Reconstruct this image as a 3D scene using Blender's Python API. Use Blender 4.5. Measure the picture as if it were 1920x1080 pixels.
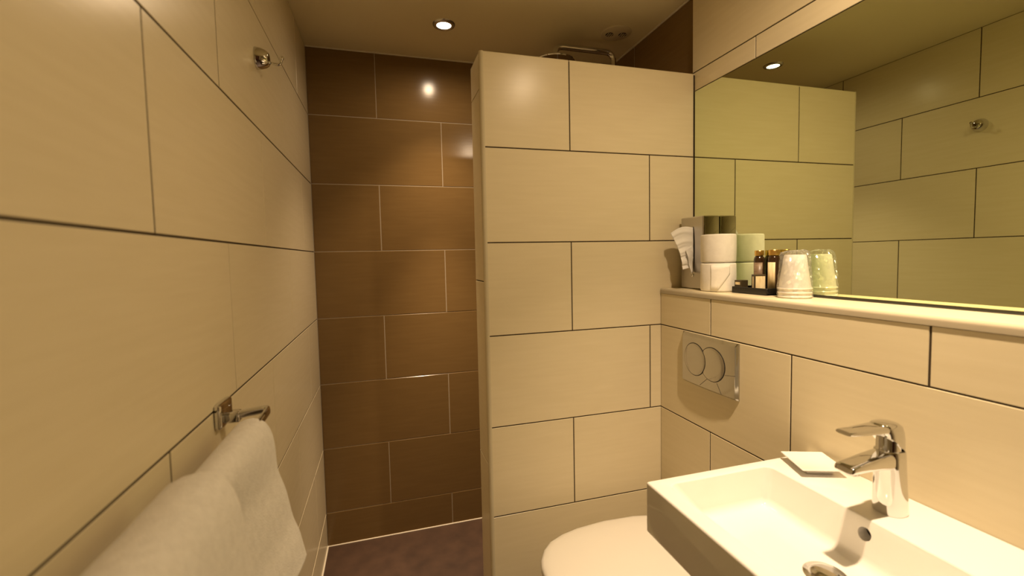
import bpy, bmesh, math, random
from mathutils import Vector, Matrix
random.seed(7)
PI = math.pi
S = bpy.context.scene
COL = S.collection
for _o in list(bpy.data.objects):
    bpy.data.objects.remove(_o)

# ------------------------------------------------------------------ camera
CAM = Vector((0.29424, 0.0, 1.31774))
fwd = Vector((0.27664158, 0.95928976, -0.0568559))
rgt = Vector((0.96029604, -0.27818305, -0.02111192))
upv = Vector((0.0360688, 0.04875806, 0.99815915))
cd = bpy.data.cameras.new('camera')
cam = bpy.data.objects.new('camera', cd)
COL.objects.link(cam)
cam.matrix_world = Matrix(((rgt.x, upv.x, -fwd.x, CAM.x), (rgt.y, upv.y, -fwd.y, CAM.y),
                           (rgt.z, upv.z, -fwd.z, CAM.z), (0, 0, 0, 1)))
cd.sensor_width = 36.0
cd.lens = 36.0 * 831.73 / 1920.0
cd.shift_y = -11.08 / 1920.0
cd.clip_start = 0.02
cd.dof.use_dof = True
cd.dof.focus_distance = 1.5
cd.dof.aperture_fstop = 2.8
S.camera = cam

# ------------------------------------------------------------------ world, exposure
w = bpy.data.worlds.new('world')
S.world = w
w.use_nodes = True
w.node_tree.nodes['Background'].inputs['Color'].default_value = (1.0, 0.75, 0.45, 1)
w.node_tree.nodes['Background'].inputs['Strength'].default_value = 0.0
S.view_settings.view_transform = 'Standard'
S.view_settings.look = 'None'
S.view_settings.gamma = 1.0
S.view_settings.use_curve_mapping = False
S.view_settings.exposure = 0.0
LAMP_COLOR = (1.0, 0.735, 0.47)
LAMPS = [  # x, y, [(watts, cone angle)] of the beam and the spill of the same reflector lamp, aim, label
    (0.560, 1.826, [(200.0, 46), (54.0, 90), (8.0, 178)], (0, 0, -1), 'recessed ceiling downlight in front of the brown shower wall'),
    (1.036, 0.468, [(120.0, 78), (31.5, 178)], (0.04, 0.11, -1), 'recessed ceiling downlight straight above the washbasin'),
]

# ------------------------------------------------------------------ materials
def new_mat(name):
    m = bpy.data.materials.new(name)
    m.use_nodes = True
    nt = m.node_tree
    b = nt.nodes['Principled BSDF']
    return m, nt, b

def L(nt, a, b):
    nt.links.new(a, b)

def bump_noise(nt, b, scale, strength, detail=3.0, stretch=(1, 1, 1), coord='Object', dist=0.001):
    tc = nt.nodes.new('ShaderNodeTexCoord')
    mp = nt.nodes.new('ShaderNodeMapping')
    mp.inputs['Scale'].default_value = stretch
    n = nt.nodes.new('ShaderNodeTexNoise')
    n.inputs['Scale'].default_value = scale
    n.inputs['Detail'].default_value = detail
    bp = nt.nodes.new('ShaderNodeBump')
    bp.inputs['Strength'].default_value = strength
    bp.inputs['Distance'].default_value = dist
    L(nt, tc.outputs[coord], mp.inputs['Vector'])
    L(nt, mp.outputs['Vector'], n.inputs['Vector'])
    L(nt, n.outputs['Fac'], bp.inputs['Height'])
    L(nt, bp.outputs['Normal'], b.inputs['Normal'])
    return n

def vary(nt, b, c1, c2, scale, detail=4.0, stretch=(1, 1, 1), coord='Object', lo=0.3, hi=0.7):
    tc = nt.nodes.new('ShaderNodeTexCoord')
    mp = nt.nodes.new('ShaderNodeMapping')
    mp.inputs['Scale'].default_value = stretch
    n = nt.nodes.new('ShaderNodeTexNoise')
    n.inputs['Scale'].default_value = scale
    n.inputs['Detail'].default_value = detail
    r = nt.nodes.new('ShaderNodeValToRGB')
    r.color_ramp.elements[0].position = lo
    r.color_ramp.elements[1].position = hi
    r.color_ramp.elements[0].color = (*c1, 1)
    r.color_ramp.elements[1].color = (*c2, 1)
    L(nt, tc.outputs[coord], mp.inputs['Vector'])
    L(nt, mp.outputs['Vector'], n.inputs['Vector'])
    L(nt, n.outputs['Fac'], r.inputs['Fac'])
    L(nt, r.outputs['Color'], b.inputs['Base Color'])

def simple(name, col, rough=0.5, metal=0.0, spec=0.5, **kw):
    m, nt, b = new_mat(name)
    b.inputs['Base Color'].default_value = (*col, 1)
    b.inputs['Roughness'].default_value = rough
    b.inputs['Metallic'].default_value = metal
    b.inputs['Specular IOR Level'].default_value = spec
    for k, v in kw.items():
        b.inputs[k].default_value = v
    return m

def tile_mat(name, c1, c2, rough, spec):
    m, nt, b = new_mat(name)
    vary(nt, b, c1, c2, 6.0, 5.0, (1, 1, 14))
    bump_noise(nt, b, 9.0, 0.10, 3.0, (1, 1, 26), dist=0.0006)
    b.inputs['Roughness'].default_value = rough
    b.inputs['Specular IOR Level'].default_value = spec
    return m

M = {}
M['cream'] = tile_mat('cream_tile', (0.71, 0.622, 0.425), (0.74, 0.652, 0.455), 0.25, 0.17)
M['brown'] = tile_mat('brown_tile', (0.188, 0.115, 0.043), (0.208, 0.129, 0.049), 0.17, 0.36)
M['grout_dark'] = simple('dark_grout', (0.060, 0.043, 0.026), 0.9, 0, 0.1)
M['grout_light'] = simple('light_grout', (0.42, 0.35, 0.26), 0.8, 0, 0.2)
M['silicone'] = simple('silicone', (0.72, 0.66, 0.54), 0.4)
m, nt, b = new_mat('ceiling_paint')
b.inputs['Base Color'].default_value = (0.82, 0.74, 0.50, 1)
b.inputs['Roughness'].default_value = 0.8
b.inputs['Specular IOR Level'].default_value = 0.2
bump_noise(nt, b, 160.0, 0.08, 2.0)
M['ceiling'] = m
m, nt, b = new_mat('slate_floor')
vary(nt, b, (0.040, 0.019, 0.0095), (0.066, 0.033, 0.017), 14.0, 7.0)
bump_noise(nt, b, 60.0, 0.25, 6.0)
b.inputs['Roughness'].default_value = 0.55
M['floor'] = m
M['chrome'] = simple('chrome', (0.68, 0.675, 0.665), 0.05, 1.0)
M['satin_chrome'] = simple('satin_chrome', (0.60, 0.585, 0.56), 0.24, 1.0)
M['plate_chrome'] = simple('plate_chrome', (0.53, 0.52, 0.50), 0.11, 1.0)
m, nt, b = new_mat('brushed_steel')
b.inputs['Base Color'].default_value = (0.56, 0.54, 0.52, 1)
b.inputs['Metallic'].default_value = 1.0
b.inputs['Roughness'].default_value = 0.36
bump_noise(nt, b, 40.0, 0.06, 2.0, (1, 1, 30))
M['steel'] = m
M['mirror'] = simple('mirror_glass', (0.79, 0.87, 0.62), 0.0, 1.0)
M['mirror_edge'] = simple('mirror_backing', (0.03, 0.03, 0.025), 0.6)
M['ceramic'] = simple('white_ceramic', (0.82, 0.80, 0.76), 0.08, 0, 0.5, **{'Coat Weight': 0.3})
M['plastic'] = simple('white_seat_plastic', (0.80, 0.77, 0.71), 0.16, 0, 0.5)
M['hole'] = simple('dark_cavity', (0.015, 0.012, 0.010), 0.7)
m, nt, b = new_mat('towel_cloth')
vary(nt, b, (0.74, 0.71, 0.66), (0.82, 0.79, 0.74), 90.0, 4.0)
bump_noise(nt, b, 420.0, 0.55, 3.0, dist=0.002)
b.inputs['Roughness'].default_value = 0.95
b.inputs['Specular IOR Level'].default_value = 0.1
b.inputs['Sheen Weight'].default_value = 0.25
M['towel'] = m
m, nt, b = new_mat('toilet_paper')
vary(nt, b, (0.80, 0.77, 0.71), (0.86, 0.83, 0.77), 60.0, 3.0)
bump_noise(nt, b, 220.0, 0.3, 3.0)
b.inputs['Roughness'].default_value = 0.95
b.inputs['Specular IOR Level'].default_value = 0.1
M['paper'] = m
M['cardboard'] = simple('cardboard', (0.42, 0.31, 0.20), 0.9)
M['tissue'] = simple('tissue_paper', (0.82, 0.80, 0.76), 0.95, 0, 0.1)
M['tissue'].node_tree.nodes['Principled BSDF'].inputs['Subsurface Weight'].default_value = 0.0
M['black'] = simple('black_lacquer', (0.012, 0.011, 0.010), 0.25)
M['carton'] = simple('dark_carton', (0.050, 0.036, 0.016), 0.45)
m, nt, b = new_mat('printed_label')
vary(nt, b, (0.62, 0.48, 0.26), (0.80, 0.70, 0.46), 34.0, 2.0, (6, 6, 1))
b.inputs['Roughness'].default_value = 0.5
M['label'] = m
m, nt, b = new_mat('brown_label')
vary(nt, b, (0.16, 0.10, 0.06), (0.27, 0.19, 0.12), 40.0, 2.0, (1, 1, 5))
b.inputs['Roughness'].default_value = 0.4
M['label_brown'] = m
M['amber'] = simple('dark_amber_bottle', (0.030, 0.014, 0.006), 0.08, 0, 0.6)
M['gold'] = simple('gold_cap', (0.80, 0.52, 0.16), 0.28, 1.0)
M['cup'] = simple('white_cup_plastic', (0.80, 0.77, 0.71), 0.25, 0, 0.5)
m, nt, b = new_mat('clear_film')
nt.nodes.remove(b)
out = nt.nodes['Material Output']
tr = nt.nodes.new('ShaderNodeBsdfTransparent')
tr.inputs['Color'].default_value = (0.985, 0.985, 0.985, 1)
gl = nt.nodes.new('ShaderNodeBsdfGlossy')
gl.inputs['Roughness'].default_value = 0.13
mx = nt.nodes.new('ShaderNodeMixShader')
fr = nt.nodes.new('ShaderNodeLayerWeight')
fr.inputs['Blend'].default_value = 0.14
tc = nt.nodes.new('ShaderNodeTexCoord')
vz = nt.nodes.new('ShaderNodeTexVoronoi')
vz.inputs['Scale'].default_value = 125.0
geo = nt.nodes.new('ShaderNodeNewGeometry')
v1 = nt.nodes.new('ShaderNodeVectorMath')
v1.operation = 'SUBTRACT'
v1.inputs[1].default_value = (0.5, 0.5, 0.5)
v2 = nt.nodes.new('ShaderNodeVectorMath')
v2.operation = 'SCALE'
v2.inputs['Scale'].default_value = 1.5
v3 = nt.nodes.new('ShaderNodeVectorMath')
v3.operation = 'ADD'
v4 = nt.nodes.new('ShaderNodeVectorMath')
v4.operation = 'NORMALIZE'
L(nt, tc.outputs['Object'], vz.inputs['Vector'])
L(nt, vz.outputs['Color'], v1.inputs[0])
L(nt, v1.outputs['Vector'], v2.inputs[0])
L(nt, geo.outputs['Normal'], v3.inputs[0])
L(nt, v2.outputs['Vector'], v3.inputs[1])
L(nt, v3.outputs['Vector'], v4.inputs[0])
L(nt, v4.outputs['Vector'], gl.inputs['Normal'])
mm = nt.nodes.new('ShaderNodeMath')
mm.operation = 'MINIMUM'
ad = nt.nodes.new('ShaderNodeMath')
ad.operation = 'ADD'
ad.inputs[1].default_value = 0.16
mm.inputs[1].default_value = 0.42
L(nt, fr.outputs['Fresnel'], ad.inputs[0])
L(nt, ad.outputs['Value'], mm.inputs[0])
L(nt, mm.outputs['Value'], mx.inputs['Fac'])
L(nt, tr.outputs['BSDF'], mx.inputs[1])
L(nt, gl.outputs['BSDF'], mx.inputs[2])
df = nt.nodes.new('ShaderNodeBsdfDiffuse')
df.inputs['Color'].default_value = (0.85, 0.85, 0.83, 1)
m2 = nt.nodes.new('ShaderNodeMixShader')
m2.inputs['Fac'].default_value = 0.07
L(nt, mx.outputs['Shader'], m2.inputs[1])
L(nt, df.outputs['BSDF'], m2.inputs[2])
L(nt, m2.outputs['Shader'], out.inputs['Surface'])
M['film'] = m
m, nt, b = new_mat('lamp_glow')
b.inputs['Base Color'].default_value = (0, 0, 0, 1)
b.inputs['Emission Color'].default_value = (1.0, 0.93, 0.80, 1)
b.inputs['Emission Strength'].default_value = 14.0
M['glow'] = m
M['fitting'] = simple('pale_fitting_plastic', (0.66, 0.58, 0.40), 0.6)
m, nt, b = new_mat('door_wood')
vary(nt, b, (0.10, 0.035, 0.018), (0.16, 0.06, 0.03), 5.0, 5.0, (8, 8, 0.6))
b.inputs['Roughness'].default_value = 0.35
M['door'] = m
M['profile'] = simple('cream_profile', (0.66, 0.59, 0.42), 0.12, 0, 0.5)
M['ledge_edge'] = simple('ledge_edge_profile', (0.44, 0.385, 0.28), 0.22, 0, 0.5)
M['white_paint'] = simple('white_paint', (0.72, 0.68, 0.60), 0.5)

# ------------------------------------------------------------------ helpers
BASE = {}          # name -> world location of things built with an Empty

def link_mesh(name, me, mat=None, parent=None, smooth=False):
    if mat is not None and not me.materials:
        me.materials.append(mat)
    if smooth:
        for p in me.polygons:
            p.use_smooth = True
    o = bpy.data.objects.new(name, me)
    COL.objects.link(o)
    if parent is not None:
        o.parent = parent
    return o

def root_loc(o):
    v = Vector((0, 0, 0))
    while o is not None:
        v = v + o.location
        o = o.parent
    return v

def obj(name, bm, mat, parent=None, smooth=False, origin=None, auto=None):
    """bm is in world coordinates; the object's own origin goes to `origin` or, under a parent, to the parent's."""
    base = root_loc(parent) if parent is not None else Vector((0, 0, 0))
    org = Vector(origin) if origin is not None else base
    bmesh.ops.translate(bm, verts=bm.verts, vec=-org)
    bmesh.ops.recalc_face_normals(bm, faces=bm.faces)
    me = bpy.data.meshes.new(name)
    if auto is not None:
        for e in bm.edges:
            if len(e.link_faces) == 2 and e.calc_face_angle(0) > auto:
                e.smooth = False
        smooth = True
    bm.to_mesh(me)
    bm.free()
    o = link_mesh(name, me, mat, parent, smooth)
    o.location = org - base
    return o

def tag(o, label=None, cat=None, group=None, kind=None):
    if label: o['label'] = label
    if cat: o['category'] = cat
    if group: o['group'] = group
    if kind: o['kind'] = kind
    return o

def thing(name, label, cat, loc, group=None):
    o = bpy.data.objects.new(name, None)
    o.empty_display_size = 0.03
    COL.objects.link(o)
    o.location = loc
    return tag(o, label, cat, group)

def box(bm, x0, x1, y0, y1, z0, z1, bev=0.0, seg=2):
    r = bmesh.ops.create_cube(bm, size=1.0)
    vs = r['verts']
    bmesh.ops.scale(bm, vec=(x1 - x0, y1 - y0, z1 - z0), verts=vs)
    bmesh.ops.translate(bm, vec=((x0 + x1) / 2, (y0 + y1) / 2, (z0 + z1) / 2), verts=vs)
    if bev > 0:
        es = list({e for v in vs for e in v.link_edges})
        bmesh.ops.bevel(bm, geom=es, offset=bev, segments=seg, profile=0.5, affect='EDGES')
    return bm

def nbox(*a, **k):
    return box(bmesh.new(), *a, **k)

def frame(axis):
    a = Vector(axis).normalized()
    t = Vector((0, 0, 1)) if abs(a.z) < 0.9 else Vector((1, 0, 0))
    u = a.cross(t).normalized()
    v = a.cross(u).normalized()
    return a, u, v

def lathe(bm, prof, center, axis=(0, 0, 1), n=32, cap=(False, False)):
    """prof = [(radius, distance along axis)]"""
    a, u, v = frame(axis)
    c = Vector(center)
    rings = []
    for r, h in prof:
        if r < 1e-6:
            rings.append([bm.verts.new(c + a * h)])
        else:
            rings.append([bm.verts.new(c + a * h + u * (r * math.cos(2 * PI * i / n)) + v * (r * math.sin(2 * PI * i / n))) for i in range(n)])
    for A, B in zip(rings, rings[1:]):
        if len(A) == 1 and len(B) == 1:
            continue
        for i in range(n):
            j = (i + 1) % n
            if len(A) == 1:
                bm.faces.new((A[0], B[i], B[j]))
            elif len(B) == 1:
                bm.faces.new((A[i], A[j], B[0]))
            else:
                bm.faces.new((A[i], A[j], B[j], B[i]))
    if cap[0] and len(rings[0]) > 1: bm.faces.new(rings[0])
    if cap[1] and len(rings[-1]) > 1: bm.faces.new(rings[-1])
    return bm

def loft(bm, rings, cap=True):
    R = [[bm.verts.new(p) for p in r] for r in rings]
    n = len(R[0])
    for A, B in zip(R, R[1:]):
        for i in range(n):
            j = (i + 1) % n
            bm.faces.new((A[i], A[j], B[j], B[i]))
    if cap:
        bm.faces.new(R[0])
        bm.faces.new(R[-1])
    return bm

def sring(center, u, v, a, b, ex=2.0, n=32, fn=None):
    c, u, v = Vector(center), Vector(u), Vector(v)
    out = []
    for i in range(n):
        t = 2 * PI * i / n
        ct, st = math.cos(t), math.sin(t)
        p = c + u * (a * math.copysign(abs(ct) ** (2 / ex), ct)) + v * (b * math.copysign(abs(st) ** (2 / ex), st))
        if fn: p = fn(p)
        out.append(p)
    return out

def tube(bm, pts, r, n=12, cap=True):
    pts = [Vector(p) for p in pts]
    rs = r if isinstance(r, (list, tuple)) else [r] * len(pts)
    rings = []
    u = None
    for i, p in enumerate(pts):
        t = (pts[min(i + 1, len(pts) - 1)] - pts[max(i - 1, 0)]).normalized()
        if u is None:
            _, u, _v = frame(t)
        u = (u - t * u.dot(t)).normalized()
        v = t.cross(u)
        rings.append([p + u * (rs[i] * math.cos(2 * PI * k / n)) + v * (rs[i] * math.sin(2 * PI * k / n)) for k in range(n)])
    return loft(bm, rings, cap)

def rounded_path(pts, rad, seg=6):
    pts = [Vector(p) for p in pts]
    out = [pts[0]]
    for i in range(1, len(pts) - 1):
        a, b, c = pts[i - 1], pts[i], pts[i + 1]
        d1, d2 = (a - b), (c - b)
        rr = min(rad, d1.length * 0.49, d2.length * 0.49)
        p0, p1 = b + d1.normalized() * rr, b + d2.normalized() * rr
        for k in range(seg + 1):
            t = k / seg
            out.append((1 - t) ** 2 * p0 + 2 * t * (1 - t) * b + t * t * p1)
    out.append(pts[-1])
    return out

# ------------------------------------------------------------------ tiling
TILE_MESH = {}

def tile_mesh(wd, ht, nrm, mat, th=0.008, ch=0.0009):
    key = (round(wd, 4), round(ht, 4), nrm, mat.name)
    if key in TILE_MESH:
        return TILE_MESH[key]
    n = Vector(nrm)
    u = Vector((0, 1, 0)) if abs(n.x) > 0.5 else Vector((1, 0, 0))
    v = Vector((0, 0, 1)) if abs(n.z) < 0.5 else Vector((0, 1, 0))
    def ring(a, b, d):
        return [u * (sx * a) + v * (sy * b) + n * d for sx, sy in ((-1, -1), (1, -1), (1, 1), (-1, 1))]
    bm = bmesh.new()
    loft(bm, [ring(wd / 2, ht / 2, -th), ring(wd / 2, ht / 2, -ch), ring(wd / 2 - ch, ht / 2 - ch, 0)])
    bmesh.ops.recalc_face_normals(bm, faces=bm.faces)
    me = bpy.data.meshes.new('tile')
    bm.to_mesh(me)
    bm.free()
    me.materials.append(mat)
    TILE_MESH[key] = me
    return me

def lay(parent, nrm, surf, lo, hi, rows, mat, gap=0.0036, name='tile', wob=0.0004):
    """rows = [(z0, z1, [joints])]; the tile faces lie on the plane `surf` with normal `nrm`; lo..hi runs along the wall."""
    n = Vector(nrm)
    base = root_loc(parent)
    for z0, z1, joints in rows:
        cuts = [lo] + sorted(j for j in joints if lo + 0.004 < j < hi - 0.004) + [hi]
        for a, b in zip(cuts, cuts[1:]):
            wd, ht = b - a - gap, z1 - z0 - gap
            if wd < 0.003 or ht < 0.003:
                continue
            o = bpy.data.objects.new(name, tile_mesh(wd, ht, nrm, mat))
            COL.objects.link(o)
            o.parent = parent
            c = (a + b) / 2
            p = Vector((surf, c, (z0 + z1) / 2)) if abs(n.x) > 0.5 else Vector((c, surf, (z0 + z1) / 2))
            p += n * random.uniform(-wob, wob * 0.3)
            o.location = p - base
            k = 0.0006
            o.rotation_euler = (random.uniform(-k, k), random.uniform(-k, k) if abs(n.x) > 0.5 else 0, random.uniform(-k, k))

def rows_from(zs, j_even, j_odd, first_odd):
    out = []
    for i, (a, b) in enumerate(zip(zs, zs[1:])):
        odd = (i % 2 == 1) ^ first_odd
        out.append((a, b, j_odd if odd else j_even))
    return out

def struct(name, bm, mat, label, cat='wall', parent=None):
    o = obj(name, bm, mat, parent)
    return tag(o, label, cat, kind='structure')

# ------------------------------------------------------------------ room shell
YB, YP, XW, XM, HC = 2.140, 1.377, 1.245, 1.385, 2.250
YF = -1.25
Z_L = [0.0, 0.158] + [0.158 + 0.3 * k for k in range(1, 7)] + [HC]
Z_P = [0.0, 0.1638] + [0.1638 + 0.3 * k for k in range(1, 6)] + [1.957]
REC = 0.0012        # joints recessed this much behind the tile faces

wl = struct('wall_left', nbox(-0.10, -REC, YF - 0.1, YB + 0.1, -0.05, HC + 0.05), M['grout_dark'],
            'cream tiled left wall with the towels and robe hook')
A_ = [0.713 + 0.592 * k for k in range(-3, 3)]
B_ = [1.006 + 0.593 * k for k in range(-4, 2)]
lay(wl, (1, 0, 0), 0.0, YF, YB, rows_from(Z_L, B_, A_, False), M['cream'])

wb = struct('wall_back', nbox(-0.05, 1.46, YB + REC, YB + 0.10, -0.05, HC + 0.05), M['grout_light'],
            'brown tiled back wall of the shower')
JB1 = [0.288 + 0.597 * k for k in range(0, 3)]
JB2 = [0.579 + 0.597 * k for k in range(0, 3)]
lay(wb, (0, -1, 0), YB, 0.0, 1.41, rows_from(Z_L, JB2, JB1, False), M['brown'])

XS = 1.410
ws = struct('wall_shower', nbox(XS + REC, XS + 0.10, 1.386, YB + 0.05, -0.05, HC + 0.05), M['grout_light'],
            'brown tiled side wall of the shower behind the partition')
lay(ws, (-1, 0, 0), XS, 1.394, YB, rows_from(Z_L, [1.51], [1.81], False), M['brown'])

wr = struct('wall_right', nbox(1.392, XS + 0.10, YF - 0.1, 1.392, -0.05, HC + 0.05), M['grout_dark'],
            'cream tiled upper right wall around the mirror')
XU = 1.3895
lay(wr, (-1, 0, 0), XU, YF, 1.392, [(1.8965, 1.9638, [1.108, 0.51, -0.09, -0.69]), (1.9638, HC, [0.81, 0.21, -0.39])], M['cream'])
lay(wr, (-1, 0, 0), XU, YF, -0.35, [(1.197, 1.3638, [-0.69]), (1.3638, 1.6638, [-0.6]), (1.6638, 1.8965, [-0.69])], M['cream'])

wc = struct('wall_cistern', nbox(XW + REC, 1.40, YF - 0.05, YP - 0.001, -0.05, 1.1755), M['grout_dark'],
            'cream tiled low wall behind washbasin and toilet, under the ledge')
Z_C = [0.0, 0.1638, 0.4638, 0.7638, 1.0638, 1.1780]
JC1 = [1.123, 0.558, -0.03, -0.62]
JC2 = [0.843, 0.26, -0.33]
lay(wc, (-1, 0, 0), XW, YF, YP, rows_from(Z_C, JC1, JC2, False), M['cream'])

# ledge on top of the low wall: slabs with a rounded nose
lg = struct('trim_1', nbox(1.262, 1.3915, YF, YP - 0.001, 1.1740, 1.1800), M['grout_dark'],
            'cream tile ledge running under the mirror', 'ledge')
for y0, y1 in ((YF, -0.22), (-0.22, 0.36), (0.36, 0.94), (0.94, YP - 0.001)):
    obj('slab', nbox(1.2505, 1.3912, y0 + 0.0007, y1 - 0.0007, 1.1765, 1.1938, 0.0006, 1), M['cream'], lg)
bm = bmesh.new()
r = 0.0075
prof = [(1.2500, 1.1768), (1.2440, 1.1768), (1.2430, 1.1778)]
for k in range(0, 8):
    t = PI - (PI / 2) * k / 7
    prof.append((1.2430 + r + r * math.cos(t), 1.1940 - r + r * math.sin(t)))
loft(bm, [[Vector((x, YF, z)) for x, z in prof], [Vector((x, YP - 0.001, z)) for x, z in prof]])
o = obj('edge_profile', bm, M['ledge_edge'], lg, auto=0.6)
o['label'] = 'rounded grey-beige edge profile'

# partition between toilet and shower
XP = 0.601
PT = 1.957
YQ = 1.522
wp = struct('wall_partition', nbox(XP + 0.004, 1.4085, YP + REC, YQ - REC, -0.02, PT - 0.004), M['grout_dark'],
            'cream tiled half-width partition wall hiding the shower')
JP1 = [0.901]
JP2 = [1.202]
lay(wp, (0, -1, 0), YP, XP + 0.009, XM, rows_from(Z_P, JP1, JP2, False), M['cream'])
lay(wp, (0, 1, 0), YQ, XP + 0.009, 1.405, rows_from(Z_P, [0.901], [1.202], False), M['brown'])
lay(wp, (-1, 0, 0), XP, YP + 0.011, YQ - 0.004, [(0.0, 0.04, []), (0.04, 0.64, []), (0.64, 1.24, []), (1.24, 1.845, []), (1.845, PT, [])], M['cream'])
for x0, x1 in ((XP + 0.002, 0.901), (0.901, 1.405)):
    obj('tile', nbox(x0 + 0.001, x1 - 0.001, YP + 0.0015, YQ, PT - 0.006, PT + 0.0005, 0.001, 1), M['cream'], wp)
# rounded corner profile up the partition's free edge
bm = bmesh.new()
r = 0.0105
pr = [(XP + 0.012, YP + 0.012), (XP + 0.012, YP - 0.0006)]
for k in range(0, 9):
    t = -PI / 2 - (PI / 2) * k / 8
    pr.append((XP + r - 0.0006 + r * math.cos(t), YP + r - 0.0006 + r * math.sin(t)))
pr.append((XP - 0.0006, YP + 0.012))
loft(bm, [[Vector((x, y, 0.0)) for x, y in pr], [Vector((x, y, PT + 0.0005)) for x, y in pr]])
o = obj('corner_profile', bm, M['profile'], wp, auto=0.7)
o['label'] = 'rounded glossy cream corner profile'

wf = struct('wall_front', nbox(-0.05, 1.46, YF - 0.12, YF - REC, -0.05, HC + 0.05), M['grout_dark'],
            'cream tiled wall with the entrance door behind the camera')
lay(wf, (0, 1, 0), YF, 0.0, 0.22, [(a, b_, []) for a, b_ in zip(Z_L, Z_L[1:])], M['cream'])
lay(wf, (0, 1, 0), YF, 1.08, 1.39, [(a, b_, []) for a, b_ in zip(Z_L, Z_L[1:])], M['cream'])
lay(wf, (0, 1, 0), YF, 0.22, 1.08, [(2.07, HC, [0.65])], M['cream'])
bm = bmesh.new()
for a in ((0.22, 0.27, 0, 2.07), (1.03, 1.08, 0, 2.07), (0.27, 1.03, 2.02, 2.07)):
    box(bm, a[0], a[1], YF - 0.001, YF + 0.02, a[2], a[3], 0.003)
d = struct('door_1', nbox(0.272, 1.028, YF - 0.001, YF + 0.012, 0.005, 2.018, 0.002), M['door'],
           'dark reddish wooden entrance door behind the camera', 'door')
obj('door_frame', bm, M['white_paint'], d)
bm = bmesh.new()
tube(bm, rounded_path([(0.96, YF + 0.012, 1.02), (0.96, YF + 0.06, 1.02), (0.85, YF + 0.06, 1.02)], 0.015), 0.009)
obj('door_handle', bm, M['chrome'], d, True)

fl = struct('floor', nbox(-0.05, 1.46, YF - 0.1, YB + 0.05, -0.08, 0.0), M['floor'], 'dark brown slate-look floor', 'floor')
ce = struct('ceiling', nbox(-0.05, 1.46, YF - 0.1, YB + 0.05, HC, HC + 0.08), M['ceiling'], 'plain painted ceiling', 'ceiling')

# sealant beads
def bead(name, p, q, r, label):
    bm = bmesh.new()
    tube(bm, [p, q], r, 8)
    return struct(name, bm, M['silicone'], label, 'sealant')
bead('trim_2', (0.001, YB - 0.001, HC - 0.001), (1.41, YB - 0.001, HC - 0.001), 0.0045, 'pale sealant bead between ceiling and brown back wall')
bead('trim_3', (XS - 0.001, 1.394, HC - 0.001), (XS - 0.001, YB, HC - 0.001), 0.0045, 'pale sealant bead between ceiling and brown shower side wall')
bead('trim_4', (0.001, YF, 0.001), (0.001, YB, 0.001), 0.0045, 'pale sealant bead along the foot of the left wall')
bead('trim_5', (0.001, YB - 0.001, 0.001), (1.41, YB - 0.001, 0.001), 0.003, 'thin pale sealant bead along the foot of the back wall')

# ------------------------------------------------------------------ downlights
for i, (lx, ly, beams, aim, label) in enumerate(LAMPS):
    t = thing('downlight', label, 'ceiling light', (lx, ly, HC))
    bm = bmesh.new()
    lathe(bm, [(0.0285, -0.001), (0.0285, -0.006), (0.033, -0.008), (0.042, -0.005), (0.045, 0.0)], (lx, ly, HC), n=40)
    obj('trim_ring', bm, M['satin_chrome'], t, True)
    bm = bmesh.new()
    lathe(bm, [(0.0, -0.0035), (0.0285, -0.0035)], (lx, ly, HC), n=40)
    o = obj('lamp_lens', bm, M['glow'], t)
    for watts, ang in beams:
        ld = bpy.data.lights.new('spot', 'SPOT')
        ld.energy = watts
        ld.color = LAMP_COLOR
        ld.spot_size = math.radians(ang)
        ld.spot_blend = 1.0
        ld.shadow_soft_size = 0.022
        lo = bpy.data.objects.new('spot', ld)
        COL.objects.link(lo)
        lo.parent = t
        lo.location = (0, 0, -0.028)
        lo.rotation_euler = Vector(aim).to_track_quat('-Z', 'Y').to_euler()

# ceiling fitting above the shower
t = thing('ceiling_fitting', 'round flat pale fitting with two dark openings on the shower ceiling', 'ceiling fitting', (1.270, 1.723, HC))
bm = bmesh.new()
lathe(bm, [(0.064, 0.0), (0.063, -0.003), (0.058, -0.006), (0.0, -0.007)], (1.270, 1.723, HC), n=40)
obj('cover', bm, M['fitting'], t, auto=0.7)
for sx in (-1, 1):
    cx, cy = 1.270 + sx * 0.027, 1.723 - sx * 0.006
    bm = bmesh.new()
    lathe(bm, [(0.0, -0.0078), (0.0165, -0.0078), (0.0165, -0.006)], (cx, cy, HC), n=20)
    o = obj('opening', bm, M['hole'], t)
    o['label'] = 'dark round opening'
    bm = bmesh.new()
    for k in (-1, 0, 1):
        box(bm, cx + k * 0.009 - 0.0015, cx + k * 0.009 + 0.0015, cy - 0.013, cy + 0.013, HC - 0.0092, HC - 0.007)
    obj('grille', bm, M['fitting'], o)

# ------------------------------------------------------------------ shower arm and head
SY = 1.80
t = thing('shower_column', 'chrome shower arm and rain head showing above the partition', 'shower', (1.300, SY, 0.95))
bm = bmesh.new()
tube(bm, rounded_path([(1.300, SY, 1.00), (1.300, SY, 2.205), (1.032, SY, 2.205), (1.020, SY, 2.150)], 0.040, 8), 0.0125, 16)
obj('arm', bm, M['chrome'], t, True)
bm = bmesh.new()
lathe(bm, [(0.0, 0.012), (0.014, 0.012), (0.02, 0.004), (0.086, 0.0), (0.088, -0.004), (0.086, -0.008), (0.0, -0.008)], (1.018, SY, 2.140), n=40)
obj('shower_head', bm, M['chrome'], t, auto=0.6)
for z in (1.15, 1.95):
    bm = bmesh.new()
    lathe(bm, [(0.022, 0.0), (0.022, 0.006), (0.009, 0.012), (0.009, XS - 1.300)], (XS, SY, z), (-1, 0, 0), 20, (True, True))
    obj('bracket', bm, M['chrome'], t, auto=0.7)
bm = bmesh.new()
tube(bm, [(1.300, SY - 0.11, 1.00), (1.300, SY + 0.11, 1.00)], 0.024, 20)
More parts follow.
